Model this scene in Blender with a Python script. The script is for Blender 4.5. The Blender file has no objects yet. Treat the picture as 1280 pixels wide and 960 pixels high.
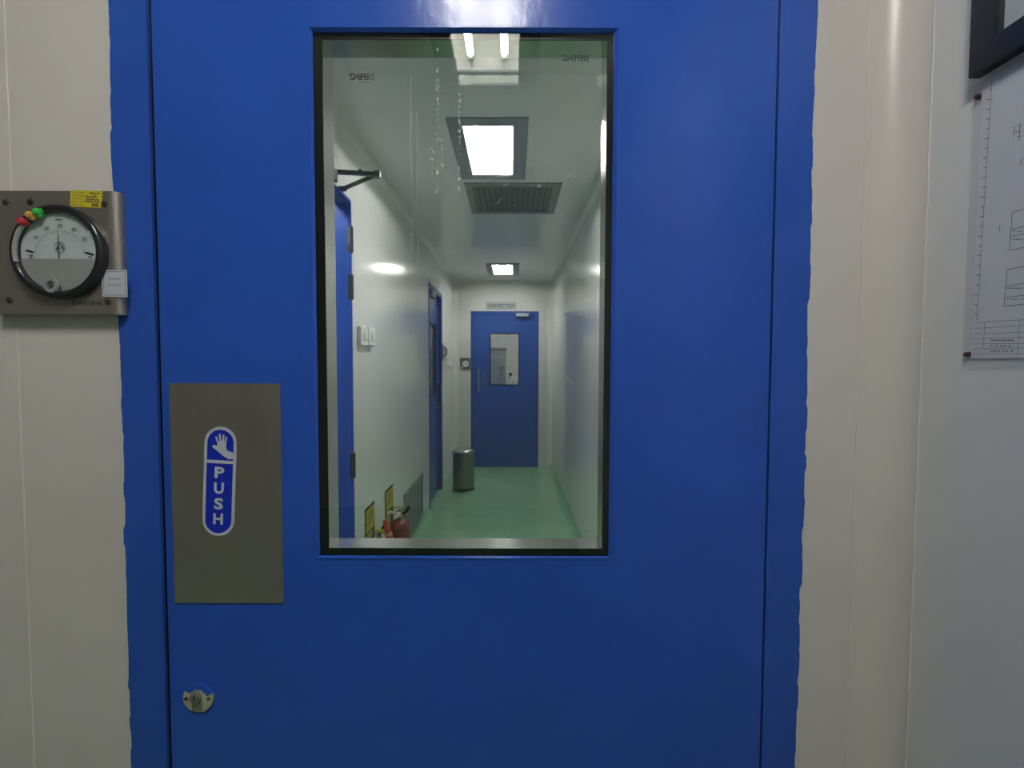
import bpy, bmesh, math, random
from mathutils import Vector, Matrix
random.seed(7)
C = bpy.context.scene.collection
S = bpy.context.scene

# ------------------------------------------------------------------ camera
F_PX, H_CAM = 600.0, 1.36
PITCH = math.atan(25/600.0)
ROLL = math.radians(0.15)
fwd = Vector((0, math.cos(PITCH), -math.sin(PITCH)))
rt0 = Vector((1, 0, 0)); up0 = Vector((0, math.sin(PITCH), math.cos(PITCH)))
RT = rt0*math.cos(ROLL) + up0*math.sin(ROLL)
UP = up0*math.cos(ROLL) - rt0*math.sin(ROLL)
CAM = Vector((0, 0, H_CAM))
cd = bpy.data.cameras.new('camera'); cam = bpy.data.objects.new('camera', cd); C.objects.link(cam)
cd.sensor_width = 36; cd.lens = F_PX/1280*36; cd.clip_start = 0.02; cd.clip_end = 60
m = Matrix.Identity(4)
for i in range(3):
    m[i][0] = RT[i]; m[i][1] = UP[i]; m[i][2] = -fwd[i]; m[i][3] = CAM[i]
cam.matrix_world = m
S.camera = cam

def P(px, py, X=None, Y=None, Z=None):
    d = fwd*F_PX + RT*(px-640) + UP*(480-py)
    if Y is not None: t = Y/d.y
    elif X is not None: t = X/d.x
    else: t = (Z-H_CAM)/d.z
    return CAM + d*t

# ------------------------------------------------------------------ world, exposure
w = bpy.data.worlds.new('world'); S.world = w; w.use_nodes = True
w.node_tree.nodes['Background'].inputs[0].default_value = (0.6, 0.65, 0.7, 1)
w.node_tree.nodes['Background'].inputs[1].default_value = 0.02
vs = S.view_settings
vs.view_transform = 'Standard'; vs.look = 'None'; vs.gamma = 1; vs.use_curve_mapping = False
vs.exposure = 0.0
TUBE = 117.0
TUBE_COL = (1.0, 0.98, 0.955)
TUBE_COL2 = (1.0, 0.985, 0.985)

# ------------------------------------------------------------------ materials
MATS = {}
def mat(name, col, rough=0.5, metal=0.0, spec=0.5, coat=0.0, coat_rough=0.05, var=0.0, vscale=6.0, bump=0.0, bscale=80.0,
        emit=0.0, brushed=None, bdist=0.002, stretch=None):
    if name in MATS: return MATS[name]
    M = bpy.data.materials.new(name); M.use_nodes = True
    nt = M.node_tree; b = nt.nodes['Principled BSDF']
    b.inputs['Base Color'].default_value = (*col, 1); b.inputs['Roughness'].default_value = rough
    b.inputs['Metallic'].default_value = metal; b.inputs['Specular IOR Level'].default_value = spec
    b.inputs['Coat Weight'].default_value = coat; b.inputs['Coat Roughness'].default_value = coat_rough
    if emit:
        b.inputs['Emission Color'].default_value = (*col, 1); b.inputs['Emission Strength'].default_value = emit
    tc = nt.nodes.new('ShaderNodeTexCoord'); mp = nt.nodes.new('ShaderNodeMapping')
    nt.links.new(tc.outputs['Object'], mp.inputs['Vector'])
    if stretch: mp.inputs['Scale'].default_value = stretch
    if var:
        n = nt.nodes.new('ShaderNodeTexNoise'); n.inputs['Scale'].default_value = vscale; n.inputs['Detail'].default_value = 5
        nt.links.new(mp.outputs[0], n.inputs['Vector'])
        r = nt.nodes.new('ShaderNodeMapRange'); r.inputs['From Min'].default_value = .3; r.inputs['From Max'].default_value = .7
        r.inputs['To Min'].default_value = 1-var; r.inputs['To Max'].default_value = 1+var
        nt.links.new(n.outputs['Fac'], r.inputs['Value'])
        mx = nt.nodes.new('ShaderNodeMix'); mx.data_type = 'RGBA'; mx.blend_type = 'MULTIPLY'; mx.inputs['Factor'].default_value = 1
        mx.inputs['A'].default_value = (*col, 1); nt.links.new(r.outputs[0], mx.inputs['B'])
        nt.links.new(mx.outputs['Result'], b.inputs['Base Color'])
    if bump:
        n2 = nt.nodes.new('ShaderNodeTexNoise'); n2.inputs['Scale'].default_value = bscale; n2.inputs['Detail'].default_value = 3
        nt.links.new(mp.outputs[0], n2.inputs['Vector'])
        bp = nt.nodes.new('ShaderNodeBump'); bp.inputs['Strength'].default_value = bump; bp.inputs['Distance'].default_value = bdist
        nt.links.new(n2.outputs['Fac'], bp.inputs['Height']); nt.links.new(bp.outputs[0], b.inputs['Normal'])
        if coat: nt.links.new(bp.outputs[0], b.inputs['Coat Normal'])
    MATS[name] = M
    return M

def glass_mat(name, tint, boost=2.1):
    M = bpy.data.materials.new(name); M.use_nodes = True; nt = M.node_tree; nt.nodes.clear()
    out = nt.nodes.new('ShaderNodeOutputMaterial'); mix = nt.nodes.new('ShaderNodeMixShader')
    tr = nt.nodes.new('ShaderNodeBsdfTransparent'); tr.inputs[0].default_value = (*tint, 1)
    gl = nt.nodes.new('ShaderNodeBsdfGlossy'); gl.inputs['Roughness'].default_value = 0.0; gl.inputs['Color'].default_value = (1, 1, 1, 1)
    fr = nt.nodes.new('ShaderNodeFresnel'); fr.inputs['IOR'].default_value = 1.5
    geo = nt.nodes.new('ShaderNodeNewGeometry')
    inv = nt.nodes.new('ShaderNodeMath'); inv.operation = 'SUBTRACT'; inv.inputs[0].default_value = boost
    mu = nt.nodes.new('ShaderNodeMath'); mu.operation = 'MULTIPLY'; mu.use_clamp = True
    sc = nt.nodes.new('ShaderNodeMath'); sc.operation = 'MULTIPLY'; sc.inputs[1].default_value = boost
    nt.links.new(geo.outputs['Backfacing'], sc.inputs[0]); nt.links.new(sc.outputs[0], inv.inputs[1])
    nt.links.new(fr.outputs[0], mu.inputs[0]); nt.links.new(inv.outputs[0], mu.inputs[1])
    nt.links.new(mu.outputs[0], mix.inputs[0]); nt.links.new(tr.outputs[0], mix.inputs[1]); nt.links.new(gl.outputs[0], mix.inputs[2])
    nt.links.new(mix.outputs[0], out.inputs[0])
    return M

def film_mat(name, col, alpha, rough=0.6):
    M = bpy.data.materials.new(name); M.use_nodes = True; nt = M.node_tree
    b = nt.nodes['Principled BSDF']; b.inputs['Base Color'].default_value = (*col, 1); b.inputs['Roughness'].default_value = rough
    b.inputs['Alpha'].default_value = alpha
    return M

WALL = mat('wall_paint', (0.735, 0.69, 0.645), 0.28, spec=0.4, var=0.035, vscale=3.0, bump=0.05, bscale=120)
WALLR = mat('side_wall_paint', (0.76, 0.755, 0.75), 0.30, spec=0.4, var=0.03, vscale=3.0, bump=0.05, bscale=120)
CORW = mat('corridor_panel', (0.74, 0.74, 0.715), 0.12, spec=0.6, var=0.02, vscale=2.0, bump=0.02, bscale=6)
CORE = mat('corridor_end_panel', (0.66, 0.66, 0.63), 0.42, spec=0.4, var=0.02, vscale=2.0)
CEIL = mat('ceiling_panel', (0.75, 0.765, 0.755), 0.20, spec=0.5, var=0.02, vscale=2.0)
SEAL = mat('sealant', (0.75, 0.71, 0.665), 0.35, var=0.05, vscale=40)
FLOOR = mat('green_epoxy', (0.27, 0.52, 0.31), 0.14, spec=0.5, var=0.05, vscale=3.0, bump=0.03, bscale=15)
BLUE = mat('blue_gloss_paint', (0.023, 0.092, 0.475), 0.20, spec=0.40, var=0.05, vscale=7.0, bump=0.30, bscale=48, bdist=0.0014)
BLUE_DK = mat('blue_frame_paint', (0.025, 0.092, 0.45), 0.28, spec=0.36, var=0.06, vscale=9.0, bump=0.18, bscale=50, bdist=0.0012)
BLUE_C = mat('blue_paint_dimmed', (0.021, 0.072, 0.31), 0.22, spec=0.45, var=0.06, vscale=6.0, bump=0.10, bscale=30, bdist=0.0012)  # darkened copy of the door blue; corridor dimness put into the colour
BLACK = mat('black_gasket', (0.006, 0.006, 0.007), 0.35, spec=0.3)
ALU = mat('aluminium_spacer', (0.52, 0.52, 0.50), 0.18, metal=0.9, var=0.06, vscale=25)
STEEL = mat('brushed_steel', (0.42, 0.38, 0.34), 0.42, metal=0.82, var=0.10, vscale=9, bump=0.06, bscale=160, stretch=(1, 1, 0.12))
CABS = mat('cabinet_steel', (.50, .52, .51), .3, metal=.35, var=.05, vscale=6)
STEEL2 = mat('stainless_steel', (0.50, 0.51, 0.50), 0.25, metal=0.95, var=0.05, vscale=6)
DARKM = mat('dark_metal', (0.05, 0.055, 0.06), 0.35, metal=0.6)
GREYM = mat('grey_trim_metal', (0.27, 0.30, 0.345), 0.45, metal=0.3)
WHITE = mat('white_plastic', (0.80, 0.80, 0.78), 0.35)
REFL = mat('white_reflector', (0.86, 0.86, 0.80), 0.35, spec=0.5)
TUBEM = mat('tube_glow', TUBE_COL, 0.4, emit=TUBE)
TUBEF = mat('tube_glow_dim', TUBE_COL2, 0.4, emit=TUBE*0.74)
TUBEC = mat('tube_glow_corridor', TUBE_COL2, 0.4, emit=TUBE*1.16)
PAPER = mat('paper', (0.80, 0.82, 0.90), 0.6)
INK = mat('ink', (0.03, 0.03, 0.05), 0.6)
INKG = mat('grey_ink', (0.13, 0.13, 0.16), 0.6)
GLASS = glass_mat('window_glass', (0.965, 0.975, 0.967))
CLEAR = glass_mat('clear_cover', (0.97, 0.975, 0.97), 1.2)
SLEEVE = film_mat('plastic_sleeve', (0.60, 0.61, 0.60), 0.14, 0.25)

# ------------------------------------------------------------------ mesh helpers
class MB:
    def __init__(s): s.bm = bmesh.new()
    def box(s, x0, x1, y0, y1, z0, z1):
        v = [s.bm.verts.new(p) for p in ((x0,y0,z0),(x1,y0,z0),(x1,y1,z0),(x0,y1,z0),(x0,y0,z1),(x1,y0,z1),(x1,y1,z1),(x0,y1,z1))]
        for f in ((0,3,2,1),(4,5,6,7),(0,1,5,4),(1,2,6,5),(2,3,7,6),(3,0,4,7)): s.bm.faces.new([v[i] for i in f])
        return s
    def tube(s, pts, r, n=10):
        pts = [Vector(p) for p in pts]; rings = []
        for i, p in enumerate(pts):
            d = (pts[min(i+1, len(pts)-1)] - pts[max(i-1, 0)]).normalized()
            a = d.orthogonal().normalized() if i == 0 else (pa - d*pa.dot(d)).normalized()
            pa = a; b = d.cross(a)
            rr = r[i] if isinstance(r, (list, tuple)) else r
            rings.append([s.bm.verts.new(p + (a*math.cos(2*math.pi*k/n) + b*math.sin(2*math.pi*k/n))*rr) for k in range(n)])
        for i in range(len(rings)-1):
            for k in range(n): s.bm.faces.new((rings[i][k], rings[i][(k+1)%n], rings[i+1][(k+1)%n], rings[i+1][k]))
        s.bm.faces.new(list(reversed(rings[0]))); s.bm.faces.new(rings[-1])
        return s
    def lathe(s, prof, o=(0,0,0), axis='Z', n=32):
        # prof: list of (radius, height)
        o = Vector(o)
        def pt(r, h, a):
            c, q = r*math.cos(a), r*math.sin(a)
            return o + {'Z': Vector((c, q, h)), 'Y': Vector((c, -h, q)), 'X': Vector((h, c, q))}[axis]   # 'Y': height towards the viewer
        rings = []
        for r, h in prof:
            if r < 1e-7: rings.append([s.bm.verts.new(pt(0, h, 0))])
            else: rings.append([s.bm.verts.new(pt(r, h, 2*math.pi*k/n)) for k in range(n)])
        for a, b in zip(rings, rings[1:]):
            for k in range(n):
                k2 = (k+1) % n
                if len(a) == 1 and len(b) == 1: continue
                if len(a) == 1: s.bm.faces.new((a[0], b[k2], b[k]))
                elif len(b) == 1: s.bm.faces.new((a[k], a[k2], b[0]))
                else: s.bm.faces.new((a[k], a[k2], b[k2], b[k]))
        return s
    def prism(s, poly, y0, y1):
        # polygon in (x, z) extruded along y
        a = [s.bm.verts.new((x, y0, z)) for x, z in poly]; b = [s.bm.verts.new((x, y1, z)) for x, z in poly]
        s.bm.faces.new(a); s.bm.faces.new(list(reversed(b)))
        n = len(poly)
        for i in range(n): s.bm.faces.new((a[i], b[i], b[(i+1)%n], a[(i+1)%n]))
        return s
    def sweep(s, prof, A, B):
        # list of 3-D profile points (closed) swept from offset A to B
        A, B = Vector(A), Vector(B)
        a = [s.bm.verts.new(Vector(p)+A) for p in prof]; b = [s.bm.verts.new(Vector(p)+B) for p in prof]
        n = len(prof)
        for i in range(n): s.bm.faces.new((a[i], a[(i+1)%n], b[(i+1)%n], b[i]))
        s.bm.faces.new(a); s.bm.faces.new(list(reversed(b)))
        return s
    def slab(s, axis, t0, t1, us, vs_, holes=()):
        us = sorted(set([round(u, 5) for u in us] + [round(h[i], 5) for h in holes for i in (0, 1)]))
        vv = sorted(set([round(v, 5) for v in vs_] + [round(h[i], 5) for h in holes for i in (2, 3)]))
        def solid(i, j):
            if i < 0 or j < 0 or i >= len(us)-1 or j >= len(vv)-1: return False
            cu, cv = (us[i]+us[i+1])/2, (vv[j]+vv[j+1])/2
            return not any(h[0] < cu < h[1] and h[2] < cv < h[3] for h in holes)
        cache = {}
        def V(i, j, k):
            if (i, j, k) not in cache:
                t = (t0, t1)[k]; u, v = us[i], vv[j]
                cache[(i, j, k)] = s.bm.verts.new({'X': (t, u, v), 'Y': (u, t, v), 'Z': (u, v, t)}[axis])
            return cache[(i, j, k)]
        for i in range(len(us)-1):
            for j in range(len(vv)-1):
                if not solid(i, j): continue
                s.bm.faces.new((V(i,j,0), V(i+1,j,0), V(i+1,j+1,0), V(i,j+1,0)))
                s.bm.faces.new((V(i,j,1), V(i,j+1,1), V(i+1,j+1,1), V(i+1,j,1)))
                if not solid(i-1, j): s.bm.faces.new((V(i,j,0), V(i,j+1,0), V(i,j+1,1), V(i,j,1)))
                if not solid(i+1, j): s.bm.faces.new((V(i+1,j,0), V(i+1,j,1), V(i+1,j+1,1), V(i+1,j+1,0)))
                if not solid(i, j-1): s.bm.faces.new((V(i,j,0), V(i,j,1), V(i+1,j,1), V(i+1,j,0)))
                if not solid(i, j+1): s.bm.faces.new((V(i,j+1,0), V(i+1,j+1,0), V(i+1,j+1,1), V(i,j+1,1)))
        return s
    def quad(s, *pts):
        s.bm.faces.new([s.bm.verts.new(p) for p in pts]); return s
    def build(s, name, material, parent=None, bevel=0, smooth=False, seg=2, bang=0.6):
        bmesh.ops.recalc_face_normals(s.bm, faces=s.bm.faces)
        me = bpy.data.meshes.new(name); s.bm.to_mesh(me); s.bm.free()
        me.materials.append(material)
        o = bpy.data.objects.new(name, me); C.objects.link(o)
        if parent is not None:
            o.parent = parent; o.matrix_parent_inverse = WORLD(parent).inverted()
        if smooth:
            for p in me.polygons: p.use_smooth = True
            try: me.set_sharp_from_angle(angle=math.radians(38))
            except Exception: pass
        if bevel:
            md = o.modifiers.new('bevel', 'BEVEL'); md.width = bevel; md.segments = seg; md.limit_method = 'ANGLE'; md.angle_limit = bang
        return o

def WORLD(o):
    M = Matrix.LocRotScale(o.location, o.rotation_euler, o.scale)
    if o.parent is not None: M = WORLD(o.parent) @ o.matrix_parent_inverse @ M
    return M
def tag(o, label, cat=None, group=None, kind=None):
    if label: o['label'] = label
    if cat: o['category'] = cat
    if group: o['group'] = group
    if kind: o['kind'] = kind
    return o
def empty(name, loc, label, cat, group=None, kind=None):
    o = bpy.data.objects.new(name, None); o.empty_display_size = 0.05; C.objects.link(o); o.location = loc
    return tag(o, label, cat, group, kind)
def struct(o, label, cat): return tag(o, label, cat, kind='structure')
def copy_tree(o, parent=None):
    c = o.copy(); C.objects.link(c)
    if parent is not None: c.parent = parent
    for ch in list(o.children): copy_tree(ch, c)
    return c

def text_mesh(txt, size, width=None, bold=0.0, spacing=1.0):
    """flat lettering as a list of (verts2d, faces), centred at the origin"""
    cu = bpy.data.curves.new('t', 'FONT'); cu.body = txt; cu.size = size; cu.offset = bold; cu.space_character = spacing
    cu.resolution_u = 3
    o = bpy.data.objects.new('t', cu); C.objects.link(o)
    dg = bpy.context.evaluated_depsgraph_get(); dg.update()
    me = bpy.data.meshes.new_from_object(o.evaluated_get(dg))
    vs2 = [(v.co.x, v.co.y) for v in me.vertices]; fs = [tuple(p.vertices) for p in me.polygons]
    bpy.data.objects.remove(o); bpy.data.meshes.remove(me); bpy.data.curves.remove(cu)
    xs = [v[0] for v in vs2]; ys = [v[1] for v in vs2]
    cx, cy = (min(xs)+max(xs))/2, (min(ys)+max(ys))/2
    k = width/(max(xs)-min(xs)) if width else 1
    return [((x-cx)*k, (y-cy)) for x, y in vs2], fs
def put_text(mb, txt, size, origin, udir, vdir, width=None, bold=0.0, spacing=1.0):
    v2, fs = text_mesh(txt, size, width, bold, spacing)
    origin, udir, vdir = Vector(origin), Vector(udir), Vector(vdir)
    vs3 = [mb.bm.verts.new(origin + udir*x + vdir*y) for x, y in v2]
    for f in fs:
        try: mb.bm.faces.new([vs3[i] for i in f])
        except ValueError: pass
def stroke(mb, a, b, wd, normal):
    a, b, normal = Vector(a), Vector(b), Vector(normal)
    s = (b-a).normalized().cross(normal).normalized()*wd/2
    mb.quad(a-s, a+s, b+s, b-s)
def flat_build(mb, name, material, parent):
    return mb.build(name, material, parent)

X_, Y_, Z_ = Vector((1,0,0)), Vector((0,1,0)), Vector((0,0,1))

# ------------------------------------------------------------------ main dimensions
D = 0.63                                   # door face
WF = 0.633                                 # face of the wall round the door
WB = 0.683                                 # corridor side of that wall
CEILZ = 2.44
XL, XR = -0.76, 0.52                       # corridor walls
RW = 0.501                                 # right wall of this room
YF = P(630, 584, Z=0).y                    # far end wall
leafL, leafR = P(201.5, 480, Y=D).x, P(961.5, 480, Y=D).x
frL, frR = P(196.5, 480, Y=D).x, P(963.5, 480, Y=D).x
foL, foR = P(150.5, 480, Y=D).x, P(1007.5, 480, Y=D).x
DTOP = 2.10

# ------------------------------------------------------------------ setting: this room
o = MB().slab('Y', WF, WB, (-2.6, 0.62), (0, CEILZ), [(foL+.012, foR-.012, -0.01, DTOP+.05)]).build('wall_front', WALL)
wall_front = struct(o, 'off-white painted panel wall around the blue door', 'wall')
struct(MB().box(RW, RW+.06, -3.2, WF, 0, CEILZ).build('wall_right', WALLR), 'off-white side wall on the right with papers pinned to it', 'wall')
wall_right = bpy.data.objects['wall_right']
struct(MB().box(-2.66, -2.6, -3.2, WF, 0, CEILZ).build('wall_left', WALL), 'off-white wall far left, out of the photo', 'wall')
struct(MB().box(-2.66, RW+.06, -3.26, -3.2, 0, CEILZ).build('wall_back', WALL), 'off-white wall behind the photographer', 'wall')
struct(MB().box(-2.66, RW+.06, -3.26, WB, -.05, 0).build('floor', FLOOR), 'green epoxy floor in front of the blue door', 'floor')

# coved corner between front wall and right wall
r = 0.044
prof = [(RW, WF, 0)] + [(RW-r+r*math.sin(a), WF-r+r*math.cos(a), 0) for a in [math.pi/2*k/10 for k in range(10, -1, -1)]]
prof = [Vector(p) for p in prof]
cove = MB().sweep(prof, (0, 0, 0), (0, 0, CEILZ)).build('trim_1', WALL, smooth=True)
struct(cove, 'rounded off-white corner strip between door wall and right wall', 'trim')
def sealant(x, y, parent, wd=.0022, seed=1):
    rr = random.Random(seed); pts = []; rad = []
    for k in range(121):
        pts.append((x + rr.uniform(-.0004, .0004), y, .01 + 2.42*k/120)); rad.append(wd*rr.uniform(.6, 1.1))
    return MB().tube(pts, rad, 8).build('sealant_joint', SEAL, parent, smooth=True)
sealant(RW-r-.001, WF-.0003, cove, .0012, 2); sealant(RW-.0003, WF-r-.001, cove, .0015, 3)
sealant(P(24, 480, Y=WF).x, WF-.0001, wall_front, .0009, 4)

# ------------------------------------------------------------------ setting: corridor and rooms beyond
d3a, d3b = P(536, 455, X=XL).y, P(552.3, 455, X=XL).y
d4b = P(440.5, 455, X=XL).y; d4a = d4b - .86
d4top = P(441, 253.5, X=XL).z
d3top = P(536.5, 353, X=XL).z
o = MB().slab('X', XL-.08, XL, (WB, YF), (0, CEILZ), [(d4a, d4b, -.01, d4top), (d3a, d3b, -.01, d3top)]).build('wall_corridor_left', CORW)
struct(o, 'glossy off-white corridor wall on the left with switches and signs', 'wall')
struct(MB().box(XR, XR+.06, WB, YF, 0, CEILZ).build('wall_corridor_right', CORW), 'glossy off-white corridor wall on the right', 'wall')
d2L, d2R = P(588.5, 480, Y=YF).x, P(673, 480, Y=YF).x
d2top = P(630, 389, Y=YF).z
o = MB().slab('Y', YF, YF+.05, (-1.3, 1.1), (0, CEILZ), [(d2L, d2R, -.01, d2top)]).build('wall_corridor_end', CORE)
struct(o, 'off-white wall at the far end of the corridor', 'wall')
struct(MB().box(XL-.08, XR+.06, WB, YF+.05, -.05, 0).build('floor_corridor', FLOOR), 'shiny green epoxy corridor floor', 'floor')
# far room
FR = YF+.05
struct(MB().box(-1.3, 1.1, FR+2.0, FR+2.06, 0, CEILZ).build('wall_far_back', CORW), 'pale wall of the room behind the far door', 'wall')
struct(MB().box(-1.36, -1.3, YF, FR+2.06, 0, CEILZ).build('wall_far_left', CORW), 'pale side wall left of the far steel cabinet', 'wall')
struct(MB().box(1.1, 1.16, YF, FR+2.06, 0, CEILZ).build('wall_far_right', CORW), 'pale side wall right of the far bench', 'wall')
struct(MB().box(-1.36, 1.16, FR, FR+2.06, -.05, 0).build('floor_far', FLOOR), 'green floor of the room behind the far door', 'floor')

# small lit room behind the open doorway on the left
SRX = -2.1
struct(MB().box(SRX-.05, SRX, WB+.02, 3.2, 0, CEILZ).build('wall_side_left', CORW), 'far wall of the lit side room, hidden by the doorway', 'wall')
struct(MB().box(SRX, XL-.08, WB+.005, WB+.02, 0, CEILZ).build('wall_side_near', CORW), 'near wall of the lit side room, hidden by the doorway', 'wall')
struct(MB().box(SRX, XL-.08, 3.15, 3.2, 0, CEILZ).build('wall_side_back', CORW), 'back wall of the lit side room, hidden by the doorway', 'wall')
struct(MB().box(SRX-.05, XL-.0805, WB+.005, 3.2, -.05, 0).build('floor_side', FLOOR), 'green floor of the lit side room, hidden by the doorway', 'floor')
# coved corners of the corridor
def cove_y(name, x, sx, z, sz, r, material, label):
    pr = [Vector((x, 0, z))] + [Vector((x+sx*(r-r*math.cos(a)), 0, z+sz*(r-r*math.sin(a)))) for a in [math.pi/2*k/8 for k in range(9)]]
    struct(MB().sweep(pr, (0, WB, 0), (0, YF, 0)).build(name, material, smooth=True), label, 'trim')
cove_y('trim_2', XR, -1, 0, 1, .075, FLOOR, 'green rounded skirting along the right corridor wall')
struct(MB().sweep([Vector((XL,0,0)), Vector((XL+.05,0,0)), Vector((XL+.02,0,.02)), Vector((XL,0,.05))], (0, d4b+.06, 0), (0, d3a-.05, 0)).build('trim_3', FLOOR, smooth=True), 'green rounded skirting under the left wall signs', 'trim')
cove_y('trim_4', XR, -1, CEILZ, -1, .05, CORW, 'rounded strip where right corridor wall meets ceiling')
cove_y('trim_5', XL, 1, CEILZ, -1, .05, CORW, 'rounded strip where left corridor wall meets ceiling')
def cove_v(name, x, sx, r, label):
    pr = [Vector((x, YF, 0))] + [Vector((x+sx*(r-r*math.cos(a)), YF-(r-r*math.sin(a)), 0)) for a in [math.pi/2*k/8 for k in range(9)]]
    struct(MB().sweep(pr, (0, 0, .0), (0, 0, CEILZ)).build(name, CORW, smooth=True), label, 'trim')
cove_v('trim_6', XR, -1, .06, 'rounded corner strip right of the far blue door')
cove_v('trim_7', XL, 1, .06, 'rounded corner strip left of the far blue door')

# ------------------------------------------------------------------ ceilings with luminaires
a0, a1 = P(577, 157, Z=CEILZ), P(641, 217, Z=CEILZ)
b0, b1 = P(612, 330, Z=CEILZ), P(641, 343.5, Z=CEILZ)
LW, LL = .228, .56
lights = [((-0.092, -.545+LL/2), 'recessed twin-tube ceiling light mirrored in the top of the door glass'),
          ((a1.x-LW/2, (a0.y+a1.y)/2), 'larger bright square ceiling light nearest beyond the glass'),
          ((b1.x-LW/2, (b0.y+b1.y)/2), 'smaller bright ceiling light at the far end of the corridor'),
          ((-1.16, 1.62), 'added unseen side-room ceiling light that brightens the left door jamb'),  # unseen lamp added to brighten the jamb of the left doorway
          ((0.05, FR+.75), 'ceiling light in the room behind the far door')]
def hole(c): return (c[0]-LW/2, c[0]+LW/2, c[1]-LL/2, c[1]+LL/2)
struct(MB().slab('Z', CEILZ, CEILZ+.03, (-2.66, RW+.06), (-3.26, WB), [hole(lights[0][0])]).build('ceiling', CEIL), 'pale ceiling above the photographer', 'ceiling')
struct(MB().slab('Z', CEILZ, CEILZ+.03, (XL-.08, XR+.06), (WB, YF), [hole(lights[1][0]), hole(lights[2][0])]).build('ceiling_corridor', CEIL), 'pale grey corridor ceiling seen through the glass', 'ceiling')
struct(MB().slab('Z', CEILZ, CEILZ+.03, (-1.36, 1.16), (YF, FR+2.06), [hole(lights[4][0])]).build('ceiling_far', CEIL), 'ceiling of the room behind the far door', 'ceiling')

struct(MB().slab('Z', CEILZ, CEILZ+.03, (SRX-.05, XL-.0805), (WB+.005, 3.2), [hole(lights[3][0])]).build('ceiling_side', CEIL), 'ceiling of the lit side room, hidden by the doorway', 'ceiling')
def luminaire(c, label, tm):
    e = empty('ceiling_light', (c[0], c[1], CEILZ), label, 'ceiling light', 'recessed twin-tube ceiling lights')
    x, y = c; h = .09
    MB().slab('Z', CEILZ-.006, CEILZ-.0005, (x-LW/2-.07, x+LW/2+.07), (y-LL/2-.07, y+LL/2+.07), [hole(c)]).build('trim_frame', GREYM, e, bevel=.002)
    hb = MB(); X0, X1, Y0, Y1 = hole(c); t = .002
    hb.box(X0, X1, Y0, Y1, CEILZ+h, CEILZ+h+t)
    hb.box(X0, X0+t, Y0, Y1, CEILZ, CEILZ+h); hb.box(X1-t, X1, Y0, Y1, CEILZ, CEILZ+h)
    hb.box(X0+t, X1-t, Y0, Y0+t, CEILZ, CEILZ+h); hb.box(X0+t, X1-t, Y1-t, Y1, CEILZ, CEILZ+h)
    hb.build('reflector', REFL, e)
    for s in (-1, 1):
        tx = x + s*.062
        MB().tube([(tx, Y0+.03, CEILZ+.045), (tx, Y1-.03, CEILZ+.045)], .0125, 14).build('tube', tm, e, smooth=True)
        for yy in (Y0+.0135, Y1-.0135):
            MB().box(tx-.012, tx+.012, yy-.0105, yy+.0105, CEILZ+.028, CEILZ+.088).build('lamp_holder', WHITE, e, bevel=.002)
    MB().box(x-.03, x+.03, y-.16, y+.16, CEILZ+.06, CEILZ+.089).build('ballast_cover', REFL, e, bevel=.003)
    return e
for i_, (c, lab) in enumerate(lights): luminaire(c, lab, (TUBEM, TUBEC, TUBEF, TUBEC, TUBEC)[i_])

# ceiling vent in the corridor
v0, v1 = P(580, 228, Z=CEILZ), P(703, 228, Z=CEILZ); v2 = P(690, 266, Z=CEILZ)
vx0, vx1, vy0, vy1 = v0.x, v1.x, v0.y, v2.y
e = empty('ceiling_vent', ((vx0+vx1)/2, (vy0+vy1)/2, CEILZ), 'dark grey square vent in the corridor ceiling behind the near light', 'vent')
MB().slab('Z', CEILZ-.010, CEILZ-.0005, (vx0, vx1), (vy0, vy1), [(vx0+.045, vx1-.055, vy0+.045, vy1-.045)]).build('frame', mat('vent_grey', (.22, .245, .24), .4), e, bevel=.002)
MB().box(vx0+.045, vx1-.055, vy0+.045, vy1-.045, CEILZ-.0025, CEILZ-.0005).build('backing', mat('vent_dark', (.10, .115, .11), .5), e)
n = 14
for k in range(n):
    xx = vx0+.045 + (vx1-vx0-.10)*(k+.5)/n
    MB().box(xx-.010, xx+.010, vy0+.045, vy1-.045, CEILZ-.007, CEILZ-.003).build('slat', mat('vent_slat', (.135, .152, .148), .4), e)

# ------------------------------------------------------------------ door_1: the blue door in front
door = empty('door_1', ((leafL+leafR)/2, D+.025, 0.0), 'blue painted door with tall window, push plate and lock', 'door', kind='structure')
# frame with a hand-painted wavy outer edge
def jamb(xin, xout0, seed, name='frame_jamb'):
    rr = random.Random(seed); mb = MB(); N = 330; rows = []
    ph = [rr.uniform(0, 6.28) for _ in range(5)]; j = 0; hold = 0
    for k in range(N+1):
        z = .0 + (DTOP+.05)*k/N
        if hold <= 0: j = rr.choice((0, 0, 0, .0010, -.0009, .0016)); hold = rr.randint(1, 6)
        hold -= 1
        wv = .0007*math.sin(9*z+ph[0]) + .0006*math.sin(23*z+ph[1]) + .0004*math.sin(61*z+ph[2]) + j + rr.uniform(-.0003, .0003)
        xo = xout0 + wv
        rows.append([mb.bm.verts.new(p) for p in ((xin, D-.001, z), (xo, D-.001, z), (xo, D+.012, z), (xin, D+.012, z))])
    for a, b in zip(rows, rows[1:]):
        for q in range(4): mb.bm.faces.new((a[q], a[(q+1)%4], b[(q+1)%4], b[q]))
    mb.bm.faces.new(rows[0]); mb.bm.faces.new(list(reversed(rows[-1])))
    return mb.build(name, BLUE_DK, door)
jl = jamb(frL, foL, 11); jr = jamb(frR, foR, 12)
MB().box(frL-.02, frL, D+.012, D+.05, 0, DTOP+.04).build('frame_jamb_core', BLUE_DK, door)
MB().box(frR, frR+.02, D+.012, D+.05, 0, DTOP+.04).build('frame_jamb_core', BLUE_DK, door)
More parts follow.
